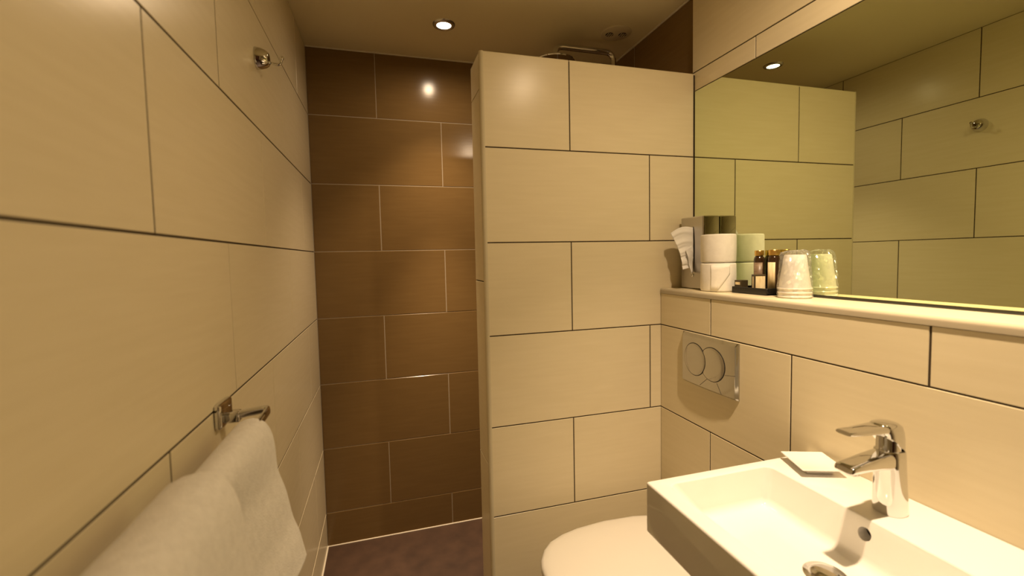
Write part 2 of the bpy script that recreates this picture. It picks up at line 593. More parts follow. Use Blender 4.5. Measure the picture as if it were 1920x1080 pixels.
mx_ = obj('mixer_body', bm, M['chrome'], t, auto=0.7)
for s in (-1, 1):
    bm = bmesh.new()
    lathe(bm, [(0.026, 0.0), (0.028, 0.004), (0.028, 0.045), (0.024, 0.05), (0.0, 0.05)], (1.300, SY + s * 0.112, 1.00), (0, s, 0), 20, (True, False))
    obj('knob', bm, M['chrome'], mx_, auto=0.7)

# ------------------------------------------------------------------ mirror
mi = nbox(1.3860, 1.3895, -0.35, 1.3715, 1.2015, 1.8930)
mirror = obj('wall_mirror', mi, M['mirror_edge'], None, origin=(1.3875, 0.51, 1.2015))
tag(mirror, 'large frameless mirror standing above the ledge on the right wall', 'mirror')
bm = bmesh.new()
vs = [bm.verts.new(v) for v in ((XM, -0.35, 1.2015), (XM, 1.3715, 1.2015), (XM, 1.3715, 1.8930), (XM, -0.35, 1.8930))]
ws_ = [bm.verts.new(v) for v in ((XM + 0.001, -0.35, 1.2015), (XM + 0.001, 1.3715, 1.2015), (XM + 0.001, 1.3715, 1.8930), (XM + 0.001, -0.35, 1.8930))]
bm.faces.new(vs)
for i in range(4):
    bm.faces.new((vs[i], vs[(i + 1) % 4], ws_[(i + 1) % 4], ws_[i]))
bm.faces.new(ws_)
obj('glass', bm, M['mirror'], mirror)
tag(struct('trim_6', nbox(1.3865, 1.3915, -0.35, 1.3735, 1.1938, 1.2013), M['mirror_edge'], 'dark joint between mirror and ledge', 'joint'))

# ------------------------------------------------------------------ washbasin
SX0, SX1, SY0, SY1, SZ0, SZ1 = 0.808, 1.2445, 0.315, 0.797, 0.731, 0.840
def rect(x0, x1, y0, y1, z):
    return [Vector((x0, y0, z)), Vector((x1, y0, z)), Vector((x1, y1, z)), Vector((x0, y1, z))]
t = thing('washbasin', 'white rectangular wall-hung ceramic washbasin with a back deck', 'washbasin', (1.03, 0.556, SZ0))
bm = bmesh.new()
R = [rect(SX0, SX1, SY0, SY1, SZ0), rect(SX0, SX1, SY0, SY1, SZ1), rect(0.843, 1.104, 0.342, 0.771, SZ1), rect(0.915, 1.089, 0.362, 0.765, 0.761)]
loft(bm, R)
bmesh.ops.recalc_face_normals(bm, faces=bm.faces)
bm.edges.ensure_lookup_table()
inner = [e for e in bm.edges if all(v.co.z > 0.75 and 0.84 < v.co.x < 1.11 for v in e.verts)]
outer = [e for e in bm.edges if e not in inner and all((v.co.z in (0,) or True) for v in e.verts) and all(v.co.x < 1.0 or v.co.x > 1.2 for v in e.verts)
         and not (all(v.co.x > 1.2 for v in e.verts))]
outer = [e for e in outer if not ((e.verts[0].co - e.verts[1].co).length < 0.07)]
low = [e for e in inner if min(v.co.z for v in e.verts) < 0.8]
rim = [e for e in inner if e not in low]
bmesh.ops.bevel(bm, geom=low, offset=0.016, segments=6, profile=0.5, affect='EDGES', clamp_overlap=True)
rim = [e for e in bm.edges if all(abs(v.co.z - SZ1) < 1e-5 for v in e.verts) and len(e.link_faces) == 2 and e.calc_face_angle(0) > 0.3
       and all(0.83 < v.co.x < 1.12 for v in e.verts)]
bmesh.ops.bevel(bm, geom=rim, offset=0.006, segments=4, profile=0.5, affect='EDGES', clamp_overlap=True)
out_e = [e for e in bm.edges if len(e.link_faces) == 2 and e.calc_face_angle(0) > 1.2 and
         all((abs(v.co.x - SX0) < 1e-4 or abs(v.co.y - SY0) < 1e-4 or abs(v.co.y - SY1) < 1e-4) for v in e.verts) and not all(v.co.x > 1.24 for v in e.verts)]
bmesh.ops.bevel(bm, geom=out_e, offset=0.005, segments=4, profile=0.5, affect='EDGES', clamp_overlap=True)
bowl = obj('bowl', bm, M['ceramic'], t, auto=0.55)
def cut(target, cutter_bm):
    me = bpy.data.meshes.new('cutter')
    bmesh.ops.recalc_face_normals(cutter_bm, faces=cutter_bm.faces)
    cutter_bm.to_mesh(me)
    cutter_bm.free()
    c = bpy.data.objects.new('cutter', me)
    COL.objects.link(c)
    md = target.modifiers.new('cut', 'BOOLEAN')
    md.object = c
    md.operation = 'DIFFERENCE'
    md.solver = 'EXACT'
    bpy.context.view_layer.update()
    dg = bpy.context.evaluated_depsgraph_get()
    nm = bpy.data.meshes.new_from_object(target.evaluated_get(dg))
    target.modifiers.clear()
    target.data = nm
    bpy.data.objects.remove(c)
cb = bmesh.new()
lathe(cb, [(0.0115, -0.02), (0.0115, 0.028)], (1.097, 0.561, 0.812), (1, 0, 0), 24, (True, True))
cut(bowl, cb)
bm = bmesh.new()
lathe(bm, [(0.0, 0.0), (0.0112, 0.0)], (1.1195, 0.561, 0.812), (-1, 0, 0), 24)
o = obj('overflow_hole', bm, M['hole'], t)
bm = bmesh.new()
DX, DY, DZ = 1.004, 0.556, 0.7612
lathe(bm, [(0.0, 0.0095), (0.014, 0.0088), (0.022, 0.0062), (0.0255, 0.003), (0.0262, 0.0012), (0.033, 0.0016), (0.0345, 0.0)], (DX, DY, DZ), n=36)
o = obj('drain_plug', bm, M['chrome'], t, True)
o['label'] = 'chrome domed drain plug'
bm = bmesh.new()
lathe(bm, [(0.016, 0.0), (0.016, -0.16), (0.034, -0.165), (0.034, -0.26), (0.0, -0.265)], (DX + 0.02, DY, SZ0 + 0.002), n=24)
tube(bm, rounded_path([(DX + 0.02, DY, SZ0 - 0.20), (1.12, DY, SZ0 - 0.20), (1.2445, DY, SZ0 - 0.20)], 0.02), 0.014)
obj('siphon', bm, M['chrome'], t, auto=0.7)

# tap
TX, TY, TZ = 1.168, 0.566, SZ1
t = thing('mixer_tap', 'chrome single-lever mixer tap on the washbasin deck', 'tap', (TX, TY, TZ))
X_, Y_, Z_ = Vector((1, 0, 0)), Vector((0, 1, 0)), Vector((0, 0, 1))
bm = bmesh.new()
loft(bm, [sring((cx, TY, z), X_, Y_, a, b_, 2.35, 40) for cx, z, a, b_ in (
    (1.1680, 0.8402, 0.0250, 0.0245), (1.1680, 0.8425, 0.0255, 0.0250), (1.1676, 0.860, 0.0250, 0.0243), (1.1662, 0.890, 0.0240, 0.0232),
    (1.1645, 0.920, 0.0232, 0.0225), (1.1632, 0.945, 0.0228, 0.0222), (1.1628, 0.955, 0.0222, 0.0216), (1.1628, 0.958, 0.0195, 0.019))])
obj('body', bm, M['chrome'], t, auto=0.9)
bm = bmesh.new()
loft(bm, [sring((cx, TY, z), Y_, Vector((math.sin(tl), 0, math.cos(tl))), a, b_, 3.6, 36) for cx, z, a, b_, tl in (
    (1.162, 0.9385, 0.0195, 0.0170, 0.0), (1.140, 0.9400, 0.0190, 0.0150, 0.0), (1.110, 0.9395, 0.0182, 0.0120, 0.05), (1.080, 0.9375, 0.0176, 0.0092, 0.12),
    (1.058, 0.9360, 0.0172, 0.0078, 0.30), (1.053, 0.9360, 0.0165, 0.0066, 0.38), (1.0515, 0.9360, 0.0145, 0.0045, 0.4))])
sp = obj('spout', bm, M['chrome'], t, auto=0.9)
bm = bmesh.new()
lathe(bm, [(0.0, 0.0), (0.0095, 0.0), (0.0115, 0.001), (0.0115, 0.008)], (1.072, TY, 0.9235), n=24)
obj('aerator', bm, M['satin_chrome'], sp, auto=0.7)
bm = bmesh.new()
lathe(bm, [(0.0188, 0.956), (0.0185, 0.975), (0.017, 0.993)], (1.160, TY, 0.0), n=32, cap=(True, True))
obj('cartridge', bm, M['chrome'], t, auto=0.9)
def skew(cx, a, amt):
    return lambda p: p + Z_ * (-(p.x - cx) / a * amt)
bm = bmesh.new()
loft(bm, [sring((cx, TY, z), X_, Y_, a, b_, 2.4, 40, skew(cx, a, sk)) for cx, z, a, b_, sk in (
    (1.1560, 0.9705, 0.0255, 0.0205, 0.022), (1.1562, 0.9695, 0.0275, 0.0226, 0.023), (1.1550, 0.9850, 0.0282, 0.0226, 0.010), (1.1530, 0.9940, 0.0280, 0.0221, 0.004),
    (1.1510, 1.0020, 0.0262, 0.0206, 0.001), (1.1485, 1.0062, 0.0215, 0.0170, 0.0), (1.1470, 1.0078, 0.0120, 0.0098, 0.0))])
hd = obj('handle', bm, M['chrome'], t, auto=0.9)
bm = bmesh.new()
loft(bm, [sring((cx, TY, z), Y_, Vector((math.sin(tl), 0, math.cos(tl))), a, b_, 3.4, 32) for cx, z, a, b_, tl in (
    (1.158, 0.9970, 0.0190, 0.0080, 0.0), (1.135, 0.9985, 0.0182, 0.0072, 0.0), (1.105, 0.9990, 0.0166, 0.0058, 0.0), (1.078, 0.9995, 0.0152, 0.0047, 0.0),
    (1.056, 1.0005, 0.0143, 0.0042, 0.2), (1.0505, 1.0010, 0.0134, 0.0034, 0.3))])
obj('lever', bm, M['chrome'], hd, auto=0.9)

# soap dish
c0 = Vector((1.184, 0.732, SZ1))
t = thing('soap_dish', 'small square white ceramic soap dish on the washbasin deck', 'soap dish', c0)
th = math.radians(-21)
U, V = Vector((math.cos(th), math.sin(th), 0)), Vector((-math.sin(th), math.cos(th), 0))
def sq(h, z):
    return [c0 + U * (sx * h) + V * (sy * h) + Z_ * z for sx, sy in ((-1, -1), (1, -1), (1, 1), (-1, 1))]
bm = bmesh.new()
loft(bm, [sq(0.027, 0.0003), sq(0.028, 0.006), sq(0.0445, 0.0145), sq(0.0455, 0.0165), sq(0.044, 0.0175), sq(0.026, 0.0120)])
bmesh.ops.bevel(bm, geom=[e for e in bm.edges], offset=0.0008, segments=2, affect='EDGES', clamp_overlap=True)
o = obj('dish', bm, M['ceramic'], t, auto=0.7)

# ------------------------------------------------------------------ toilet
TC = 1.102
OUT = [(0.688, 0.0), (0.691, 0.036), (0.700, 0.066), (0.722, 0.104), (0.752, 0.134), (0.800, 0.157), (0.857, 0.172), (0.957, 0.182), (1.070, 0.176), (1.125, 0.163), (1.170, 0.148), (1.200, 0.134), (1.206, 0.128)]
def lid_ring(sc, z, cx=0.96, xmax=9):
    pts = [Vector((min(cx + (x - cx) * sc, xmax), TC + h * sc, z)) for x, h in OUT] + [Vector((min(cx + (x - cx) * sc, xmax), TC - h * sc, z)) for x, h in reversed(OUT[1:])]
    return pts
t = thing('toilet', 'white wall-hung toilet with closed lid under the flush plate', 'toilet', (0.96, TC, 0.0))
bm = bmesh.new()
loft(bm, [lid_ring(0.985, 0.4210), lid_ring(1.0, 0.4250), lid_ring(1.0, 0.4360), lid_ring(0.990, 0.4410), lid_ring(0.965, 0.4445), lid_ring(0.90, 0.4475), lid_ring(0.7, 0.4500), lid_ring(0.35, 0.4515), lid_ring(0.02, 0.4520)])
lid = obj('lid', bm, M['plastic'], t, auto=0.9)
bm = bmesh.new()
loft(bm, [lid_ring(0.975, 0.4000), lid_ring(0.99, 0.4030), lid_ring(0.99, 0.4170), lid_ring(0.975, 0.4195)])
obj('seat', bm, M['plastic'], t, auto=0.9)
bm = bmesh.new()
def bowl_ring(sx, sy, z, x1):
    pts = []
    for x, h in OUT:
        xx = x1 - (1.206 - x) * sx
        pts.append((xx, h * sy))
    return [Vector((x, TC + h, z)) for x, h in pts] + [Vector((x, TC - h, z)) for x, h in reversed(pts[1:])]
loft(bm, [bowl_ring(0.42, 0.55, 0.09, 1.2435), bowl_ring(0.60, 0.68, 0.16, 1.2435), bowl_ring(0.80, 0.84, 0.24, 1.2435), bowl_ring(0.95, 0.95, 0.32, 1.2435), bowl_ring(1.02, 0.98, 0.375, 1.2435), bowl_ring(1.02, 0.97, 0.399, 1.2435)])
obj('bowl', bm, M['ceramic'], t, auto=0.9)
for s in (-1, 1):
    bm = bmesh.new()
    lathe(bm, [(0.011, -0.02), (0.012, -0.018), (0.012, 0.018), (0.011, 0.02)], (1.222, TC + s * 0.078, 0.424), (0, 1, 0), 16, (True, True))
    lathe(bm, [(0.008, 0.0), (0.008, 0.022)], (1.224, TC + s * 0.078, 0.399), (0, 0, 1), 12, (True, True))
    obj('hinge', bm, M['chrome'], t, auto=0.7)

# flush plate
FY0, FY1, FZ0, FZ1 = 1.006, 1.248, 0.897, 1.060
t = thing('flush_plate', 'satin chrome dual flush plate with two overlapping round buttons', 'flush plate', (XW, (FY0 + FY1) / 2, FZ0))
bm = bmesh.new()
SL = [0.0, 0.012, 0.03, 0.06, 0.12, 0.2, 0.3, 0.4, 0.5, 0.6, 0.7, 0.8, 0.88, 0.94, 0.97, 0.988, 1.0]
rings = []
for s in SL:
    y = FY1 + (FY0 - FY1) * s
    d = min(0.010 + 0.006 * (1 - (2 * s - 1) ** 2), 0.004 + 0.9 * (FY1 - FY0) * min(s, 1 - s))
    zz0, zz1 = FZ0 - 0.0, FZ1
    rings.append([Vector((XW + 0.001, y, zz0)), Vector((XW - max(d - 0.006, 0.002), y, zz0)), Vector((XW - d, y, zz0 + 0.006)),
                  Vector((XW - d, y, zz1 - 0.009)), Vector((XW - max(d - 0.008, 0.002), y, zz1)), Vector((XW + 0.001, y, zz1))])
loft(bm, rings)
pl = obj('plate', bm, M['plate_chrome'], t, auto=0.5)
def plate_x(y):
    s = (FY1 - y) / (FY1 - FY0)
    return XW - (0.010 + 0.006 * (1 - (2 * s - 1) ** 2))
def disc(cy, cz, r, clip=None, n=56):
    pts = []
    for i in range(n):
        a = 2 * PI * i / n
        y, z = cy + r * math.cos(a), cz + r * math.sin(a)
        if clip:
            ccy, ccz, cr = clip
            dy, dz = y - ccy, z - ccz
            dd = math.hypot(dy, dz)
            if dd < cr:
                # slide the point onto the clipping circle at the same height
                z = max(min(z, cz + r), cz - r)
                y = ccy - math.sqrt(max(cr * cr - (z - ccz) ** 2, 0.0))
        pts.append((y, z))
    return pts
def pad(pts, lift0, lift1, cy, cz, shrink):
    bm = bmesh.new()
    r0 = [Vector((plate_x(y) + 0.0015, y, z)) for y, z in pts]
    r1 = [Vector((plate_x(y) - lift0, y, z)) for y, z in pts]
    r2 = [Vector((plate_x(cy + (y - cy) * shrink) - lift1, cy + (y - cy) * shrink, cz + (z - cz) * shrink)) for y, z in pts]
    r3 = [Vector((plate_x(cy + (y - cy) * 0.5) - lift1, cy + (y - cy) * 0.5, cz + (z - cz) * 0.5)) for y, z in pts]
    loft(bm, [r0, r1, r2, r3])
    return bm
ca, cb_ = (1.176, 0.982, 0.0500), (1.098, 0.982, 0.0500)
gap = 0.0022
obj('button_recess', pad(disc(ca[0], ca[1], ca[2] + gap), 0.0003, 0.0004, ca[0], ca[1], 0.99), M['hole'], t)
obj('button_recess', pad(disc(cb_[0], cb_[1], cb_[2] + gap), 0.0003, 0.0004, cb_[0], cb_[1], 0.99), M['hole'], t)
o = obj('button', pad(disc(ca[0], ca[1], ca[2]), 0.0012, 0.0022, ca[0], ca[1], 0.965), M['plate_chrome'], t, auto=0.6)
o = obj('button', pad(disc(cb_[0], cb_[1], cb_[2], (ca[0], ca[1], ca[2] + gap)), 0.0012, 0.0022, cb_[0] - 0.008, cb_[1], 0.955), M['plate_chrome'], t, auto=0.6)
o['label'] = 'crescent-shaped button'
for (ya, za), (yb, zb) in (((1.047, 0.962), (1.012, 0.968)), ((1.118, 0.933), (1.150, 0.906)), ((1.078, 0.931), (1.060, 0.902))):
    bm = bmesh.new()
    tube(bm, [(plate_x(ya + (yb - ya) * k / 5) - 0.0001, ya + (yb - ya) * k / 5, za + (zb - za) * k / 5) for k in range(6)], 0.0006, 6)
    obj('seam', bm, M['hole'], t)

# ------------------------------------------------------------------ things on the ledge
LZ = 1.1940
# tissue dispenser
t = thing('tissue_dispenser', 'upright steel tissue box in the corner by the partition', 'tissue box', (1.350, 1.301, LZ))
DX0, DX1, DY0, DY1, DH = 1.3170, 1.3835, 1.2450, 1.3590, 0.248
bm = bmesh.new()
box(bm, DX0 + 0.0015, DX1, DY0, DY1, LZ + 0.0005, LZ + DH, 0.004, 3)
o = obj('casing', bm, M['chrome'], t, auto=0.6)
bm = bmesh.new()
# brushed front with an upright oval slot
cy, cz, ra, rb = 1.2930, LZ + 0.136, 0.0085, 0.079
n = 48
ov = [(cy + ra * math.cos(2 * PI * i / n), cz + rb * math.sin(2 * PI * i / n)) for i in range(n)]
def edge_pt(i):
    a = 2 * PI * i / n
    c_, s_ = math.cos(a), math.sin(a)
    y0, y1, z0, z1 = DY0 + 0.003, DY1 - 0.003, LZ + 0.004, LZ + DH - 0.003
    ks = []
    if c_ > 1e-9: ks.append((y1 - cy) / c_)
    if c_ < -1e-9: ks.append((y0 - cy) / c_)
    if s_ > 1e-9: ks.append((z1 - cz) / s_)
    if s_ < -1e-9: ks.append((z0 - cz) / s_)
    k = min(ks)
    return (cy + k * c_, cz + k * s_)
ed = [edge_pt(i) for i in range(n)]
corners = [(DY1 - 0.003, LZ + DH - 0.003), (DY0 + 0.003, LZ + DH - 0.003), (DY0 + 0.003, LZ + 0.004), (DY1 - 0.003, LZ + 0.004)]
for cpt in corners:
    k = min(range(n), key=lambda i: (ed[i][0] - cpt[0]) ** 2 + (ed[i][1] - cpt[1]) ** 2)
    ed[k] = cpt
loft(bm, [[Vector((DX0 + 0.0015, y, z)) for y, z in ed], [Vector((DX0, y, z)) for y, z in ed], [Vector((DX0, y, z)) for y, z in ov], [Vector((DX0 + 0.0012, y, z)) for y, z in ov]], cap=False)
o = obj('front_plate', bm, M['steel'], t, auto=0.6)
o['label'] = 'brushed steel front with an upright oval slot'
bm = bmesh.new()
bm.faces.new([bm.verts.new((DX0 + 0.0011, y, z)) for y, z in ov])
o = obj('slot', bm, M['hole'], t)
bm = bmesh.new()
lathe(bm, [(0.0065, 0.0), (0.0065, 0.003), (0.005, 0.0045), (0.0, 0.0048)], (DX0, 1.297, LZ + 0.048), (-1, 0, 0), 20)
lk = obj('lock', bm, M['chrome'], t, auto=0.7)
obj('keyhole', nbox(DX0 - 0.0053, DX0 - 0.004, 1.2965, 1.2975, LZ + 0.045, LZ + 0.051), M['hole'], lk)

# tissue hanging out of the slot
t0 = Vector((DX0, 1.293, LZ + 0.19))
bm = bmesh.new()
NU, NV = 30, 44
top_s, bot_s = Vector((DX0 - 0.001, 1.293, 1.404)), Vector((DX0 - 0.001, 1.292, 1.270))
top_e, bot_e = Vector((1.2430, 1.316, 1.382)), Vector((1.2640, 1.279, 1.263))
grid = []
for i in range(NU + 1):
    u = i / NU
    row = []
    for j in range(NV + 1):
        v = j / NV
        a = top_s.lerp(bot_s, v)
        b_ = top_e.lerp(bot_e, v) + Vector((0.010 * math.sin(PI * v), 0, 0.0))
        p = a.lerp(b_, u)
        arch = math.sin(PI * min(1, u * 0.9)) * 0.014 * (1 - v) ** 1.5
        zig = 2 * abs(((v * 4.2 + 0.15 * u) % 1.0) - 0.5) - 0.5
        zig2 = 2 * abs(((v * 9.0 + 0.5 * u + 0.3) % 1.0) - 0.5) - 0.5
        amp = 0.012 * (0.25 + 0.75 * u) * (0.5 + 0.5 * v)
        p = p + Vector((0, 0, arch)) + Vector((0.55, 1.0, 0.35)) * (amp * zig + 0.0035 * u * zig2)
        row.append(bm.verts.new(p))
    grid.append(row)
for i in range(NU):
    for j in range(NV):
        bm.faces.new((grid[i][j], grid[i + 1][j], grid[i + 1][j + 1], grid[i][j + 1]))
# second ply folded lower down
grid = []
top_s, bot_s = Vector((DX0 - 0.001, 1.295, 1.345)), Vector((DX0 - 0.001, 1.290, 1.252))
top_e, bot_e = Vector((1.2800, 1.282, 1.330)), Vector((1.2960, 1.276, 1.248))
for i in range(13):
    u = i / 12
    row = []
    for j in range(15):
        v = j / 14
        p = top_s.lerp(bot_s, v).lerp(top_e.lerp(bot_e, v), u)
        p = p + Vector((0.3, 1, 0.2)) * 0.003 * u * math.sin(v * 11 + u)
        row.append(bm.verts.new(p))
    grid.append(row)
for i in range(12):
    for j in range(14):
        bm.faces.new((grid[i][j], grid[i + 1][j], grid[i + 1][j + 1], grid[i][j + 1]))
o = obj('tissue', bm, M['tissue'], None, True, origin=t0)
tag(o, 'white paper tissue pulled out of the steel tissue box', 'tissue')
md = o.modifiers.new('thick', 'SOLIDIFY'); md.thickness = 0.0006

# toilet rolls
def roll(z, label, rot, tail):
    c = Vector((1.3310, 1.190, z))
    t = thing('toilet_roll', label, 'toilet roll', c, 'spare toilet rolls on the ledge')
    R_, H = 0.0525, 0.0905
    bm = bmesh.new()
    prof = [(0.0200, 0.0008), (0.046, 0.0003), (0.0500, 0.0010), (R_ - 0.0008, 0.0030), (R_, 0.006), (R_ + 0.0006, H * 0.5), (R_, H - 0.006), (R_ - 0.0008, H - 0.003), (0.0500, H - 0.0010), (0.046, H - 0.0004), (0.0200, H - 0.0008)]
    lathe(bm, prof, c, n=64)
    for v in bm.verts:
        dr = Vector((v.co.x - c.x, v.co.y - c.y, 0))
        if dr.length > 0.04:
            a = math.atan2(dr.y, dr.x)
            v.co += dr.normalized() * (0.0006 * math.sin(3 * a + rot) + 0.0004 * math.sin(7 * a + 2 * rot))
    obj('paper', bm, M['paper'], t, auto=0.9)
    bm = bmesh.new()
    lathe(bm, [(0.0200, 0.0008), (0.0200, H - 0.0008), (0.0188, H - 0.0008), (0.0188, 0.0008), (0.0200, 0.0008)], c, n=40)
    obj('core', bm, M['cardboard'], t, auto=0.7)
    if tail:
        bm = bmesh.new()
        # outer sheet with its end folded to a point
        rows = []
        n = 18
        for i in range(n + 1):
            s = i / n
            a = math.radians(205 + 62 * s)
            lo_z = 0.004 + max(0.0, s - 0.35) * 0.052 / 0.65
            rr = R_ + 0.0016
            rows.append([c + Vector((rr * math.cos(a), rr * math.sin(a), lo_z + (H - 0.006 - lo_z) * k / 5)) for k in range(6)])
        for A, B in zip(rows, rows[1:]):
            va = [bm.verts.new(p) for p in A]; vb = [bm.verts.new(p) for p in B]
            for k in range(5):
                bm.faces.new((va[k], va[k + 1], vb[k + 1], vb[k]))
        bmesh.ops.remove_doubles(bm, verts=bm.verts, dist=1e-6)
        o = obj('loose_sheet', bm, M['paper'], t, True)
        md = o.modifiers.new('thick', 'SOLIDIFY'); md.thickness = 0.0006
roll(LZ + 0.0002, 'white toilet roll standing on the ledge, under the other roll', 0.4, True)
roll(LZ + 0.0915, 'white toilet roll stacked on top of the other roll', 2.1, False)

# black tray with toiletries
t = thing('amenity_tray', 'small black tray holding two amber bottles and small boxes', 'tray', (1.350, 1.057, LZ))
tx0, tx1, ty0, ty1 = 1.3185, 1.3835, 0.9900, 1.1180
bm = bmesh.new()
box(bm, tx0, tx1, ty0, ty1, LZ + 0.0003, LZ + 0.004)
obj('base', bm, M['black'], t)
for a in ((tx0, tx0 + 0.003, ty0, ty1), (tx1 - 0.003, tx1, ty0, ty1), (tx0 + 0.003, tx1 - 0.003, ty0, ty0 + 0.003), (tx0 + 0.003, tx1 - 0.003, ty1 - 0.003, ty1)):
    obj('rim', nbox(a[0], a[1], a[2], a[3], LZ + 0.0003, LZ + 0.0195, 0.0008, 1), M['black'], t)
TB = LZ + 0.0046
def bottle(x, y, h, r, label, lab_mat, a0, a1):
    t = thing('toiletry_bottle', label, 'bottle', (x, y, TB), 'toiletry bottles on the black tray')
    c = Vector((x, y, TB))
    bm = bmesh.new()
    lathe(bm, [(0.0, 0.0), (r - 0.002, 0.0), (r, 0.002), (r, h - 0.012), (r - 0.0015, h - 0.007), (r - 0.004, h - 0.004), (r - 0.0045, h)], c, n=36, cap=(False, True))
    obj('bottle', bm, M['amber'], t, auto=0.7)
    bm = bmesh.new()
    lathe(bm, [(r - 0.0022, h - 0.002), (r - 0.0018, h), (r - 0.0018, h + 0.012), (r - 0.0028, h + 0.0135), (0.0, h + 0.0138)], c, n=36, cap=(True, False))
    obj('cap', bm, M['gold'], t, auto=0.7)
    bm = bmesh.new()
    n = 14
    P = []
    for i in range(n + 1):
        a = math.radians(a0 + (a1 - a0) * i / n)
        P.append([c + Vector(((r + 0.0004) * math.cos(a), (r + 0.0004) * math.sin(a), z)) for z in (0.012, h - 0.022)])
    for A, B in zip(P, P[1:]):
        bm.faces.new([bm.verts.new(p) for p in (A[0], A[1], B[1], B[0])])
    bmesh.ops.remove_doubles(bm, verts=bm.verts, dist=1e-6)
    o = obj('label', bm, lab_mat, t, True)
    md = o.modifiers.new('thick', 'SOLIDIFY'); md.thickness = 0.0003
bottle(1.3655, 1.0620, 0.109, 0.0144, 'slim dark amber bottle with brown label and gold cap, beside toilet rolls', M['label_brown'], 150, 262)
bottle(1.3665, 1.0110, 0.110, 0.0158, 'dark amber bottle with cream label and gold cap, beside wrapped cups', M['label'], 150, 235)
def carton(x0, x1, y0, y1, h, label, labs, rot=0.0):
    RM = Matrix.Rotation(math.radians(rot), 3, 'Z')
    def turn(bm):
        bmesh.ops.rotate(bm, cent=(x0, y0, 0), matrix=RM, verts=bm.verts)
        return bm
    t = thing('soap_carton', label, 'box', ((x0 + x1) / 2, (y0 + y1) / 2, TB), 'small cartons on the black tray')
    obj('carton', turn(nbox(x0, x1, y0, y1, TB, TB + h, 0.0007, 1)), M['carton'], t)
    for k, (p0, p1, q0, q1) in labs.items():
        if k == 'x':
            o = obj('label', turn(nbox(x0 - 0.0004, x0 + 0.0002, p0, p1, TB + q0, TB + q1)), M['label'], t)
        else:
            o = obj('label', turn(nbox(p0, p1, y0 - 0.0004, y0 + 0.0002, TB + q0, TB + q1)), M['label'], t)
carton(1.3235, 1.3500, 1.0870, 1.1130, 0.034, 'tiny low dark carton with a small label at the tray end', {'x': (1.091, 1.109, 0.0205, 0.0285)})
carton(1.3225, 1.3555, 1.0360, 1.0540, 0.053, 'square dark carton with cream label at the tray front', {'x': (1.041, 1.047, 0.014, 0.047), 'y': (1.3262, 1.3525, 0.010, 0.048)}, -20)

# wrapped cups: three nested plastic cups upside down in a clear film bag
CX, CY = 1.3415, 0.9215
def cup(k, label):
    z = LZ + 0.0006 + 0.0105 * k
    h = 0.092
    t = thing('plastic_cup', label, 'cup', (CX, CY, z), 'nested plastic cups in the clear bag')
    bm = bmesh.new()
    s = 1.0
    lathe(bm, [(0.0375, 0.0035), (0.0372, 0.008), (0.0310, h * 0.55), (0.0262, h - 0.004), (0.0245, h), (0.0, h), (0.0, h - 0.0012), (0.0236, h - 0.0014), (0.0252, h - 0.005), (0.0300, h * 0.55), (0.0362, 0.008), (0.0366, 0.0035)], (CX, CY, z), n=44)
    obj('wall', bm, M['cup'], t, auto=0.7)
    bm = bmesh.new()
    lathe(bm, [(0.0366, 0.0052), (0.0392, 0.0050), (0.0402, 0.0030), (0.0392, 0.0008), (0.0366, 0.0004), (0.0360, 0.0028), (0.0366, 0.0052)], (CX, CY, z), n=44)
    obj('rim', bm, M['cup'], t, True)
cup(0, 'white plastic cup upside down, lowest of the nested stack')
cup(1, 'white plastic cup upside down, middle of the nested stack')
cup(2, 'white plastic cup upside down, topmost of the nested stack')
bm = bmesh.new()
n, hs = 56, 26
prof = [(0.0412, 0.0004), (0.0422, 0.004), (0.0408, 0.008), (0.0420, 0.014), (0.0406, 0.018), (0.0416, 0.026), (0.0400, 0.034), (0.0390, 0.045), (0.0378, 0.058), (0.0368, 0.070), (0.0358, 0.082), (0.0352, 0.094), (0.0348, 0.104), (0.0338, 0.112), (0.0310, 0.119), (0.0255, 0.123), (0.0170, 0.1245), (0.0, 0.1240)]
lathe(bm, prof, (CX, CY, LZ), n=n)
from mathutils import noise as mnoise
for v in bm.verts:
    z = v.co.z - LZ
    k = min(1.0, max(0.0, (z - 0.012) / 0.05))
    d = Vector((v.co.x - CX, v.co.y - CY, 0))
    a = mnoise.noise(v.co * 62.0) * 0.6 + mnoise.noise(v.co * 140.0) * 0.4
    if d.length > 1e-4:
        v.co += d.normalized() * (a * 0.0048 * k + 0.0012 * abs(mnoise.noise(v.co * 230.0)) * k + 0.0006 * a)
    if z > 0.105:
        v.co.z += a * 0.005
    v.co.x = min(v.co.x, XM - 0.001)
o = obj('plastic_film', bm, M['film'], None, False, origin=(CX, CY, LZ))
tag(o, 'crinkled clear plastic bag wrapped around the nested cups', 'plastic bag')

# ------------------------------------------------------------------ robe hook on the left wall
HY, HZ = 1.297, 1.838
t = thing('robe_hook', 'chrome robe hook high on the left wall', 'hook', (0.0, HY, HZ))
bm = bmesh.new()
lathe(bm, [(0.0275, 0.0), (0.0275, 0.002), (0.0255, 0.012), (0.0220, 0.022), (0.0175, 0.0285), (0.0150, 0.0300), (0.0, 0.0305)], (0.0, HY, HZ), (1, 0, 0), 36)
obj('rosette', bm, M['chrome'], t, auto=0.9)
bm = bmesh.new()
tube(bm, rounded_path([(0.026, HY, HZ - 0.007), (0.045, HY, HZ - 0.012), (0.056, HY, HZ - 0.010), (0.060, HY, HZ + 0.006)], 0.008), 0.0036, 12)
lathe(bm, [(0.0, -0.0055), (0.0042, -0.004), (0.0052, 0.0), (0.0042, 0.004), (0.0, 0.0055)], (0.060, HY, HZ + 0.006), n=14)
obj('prong', bm, M['chrome'], t, True)

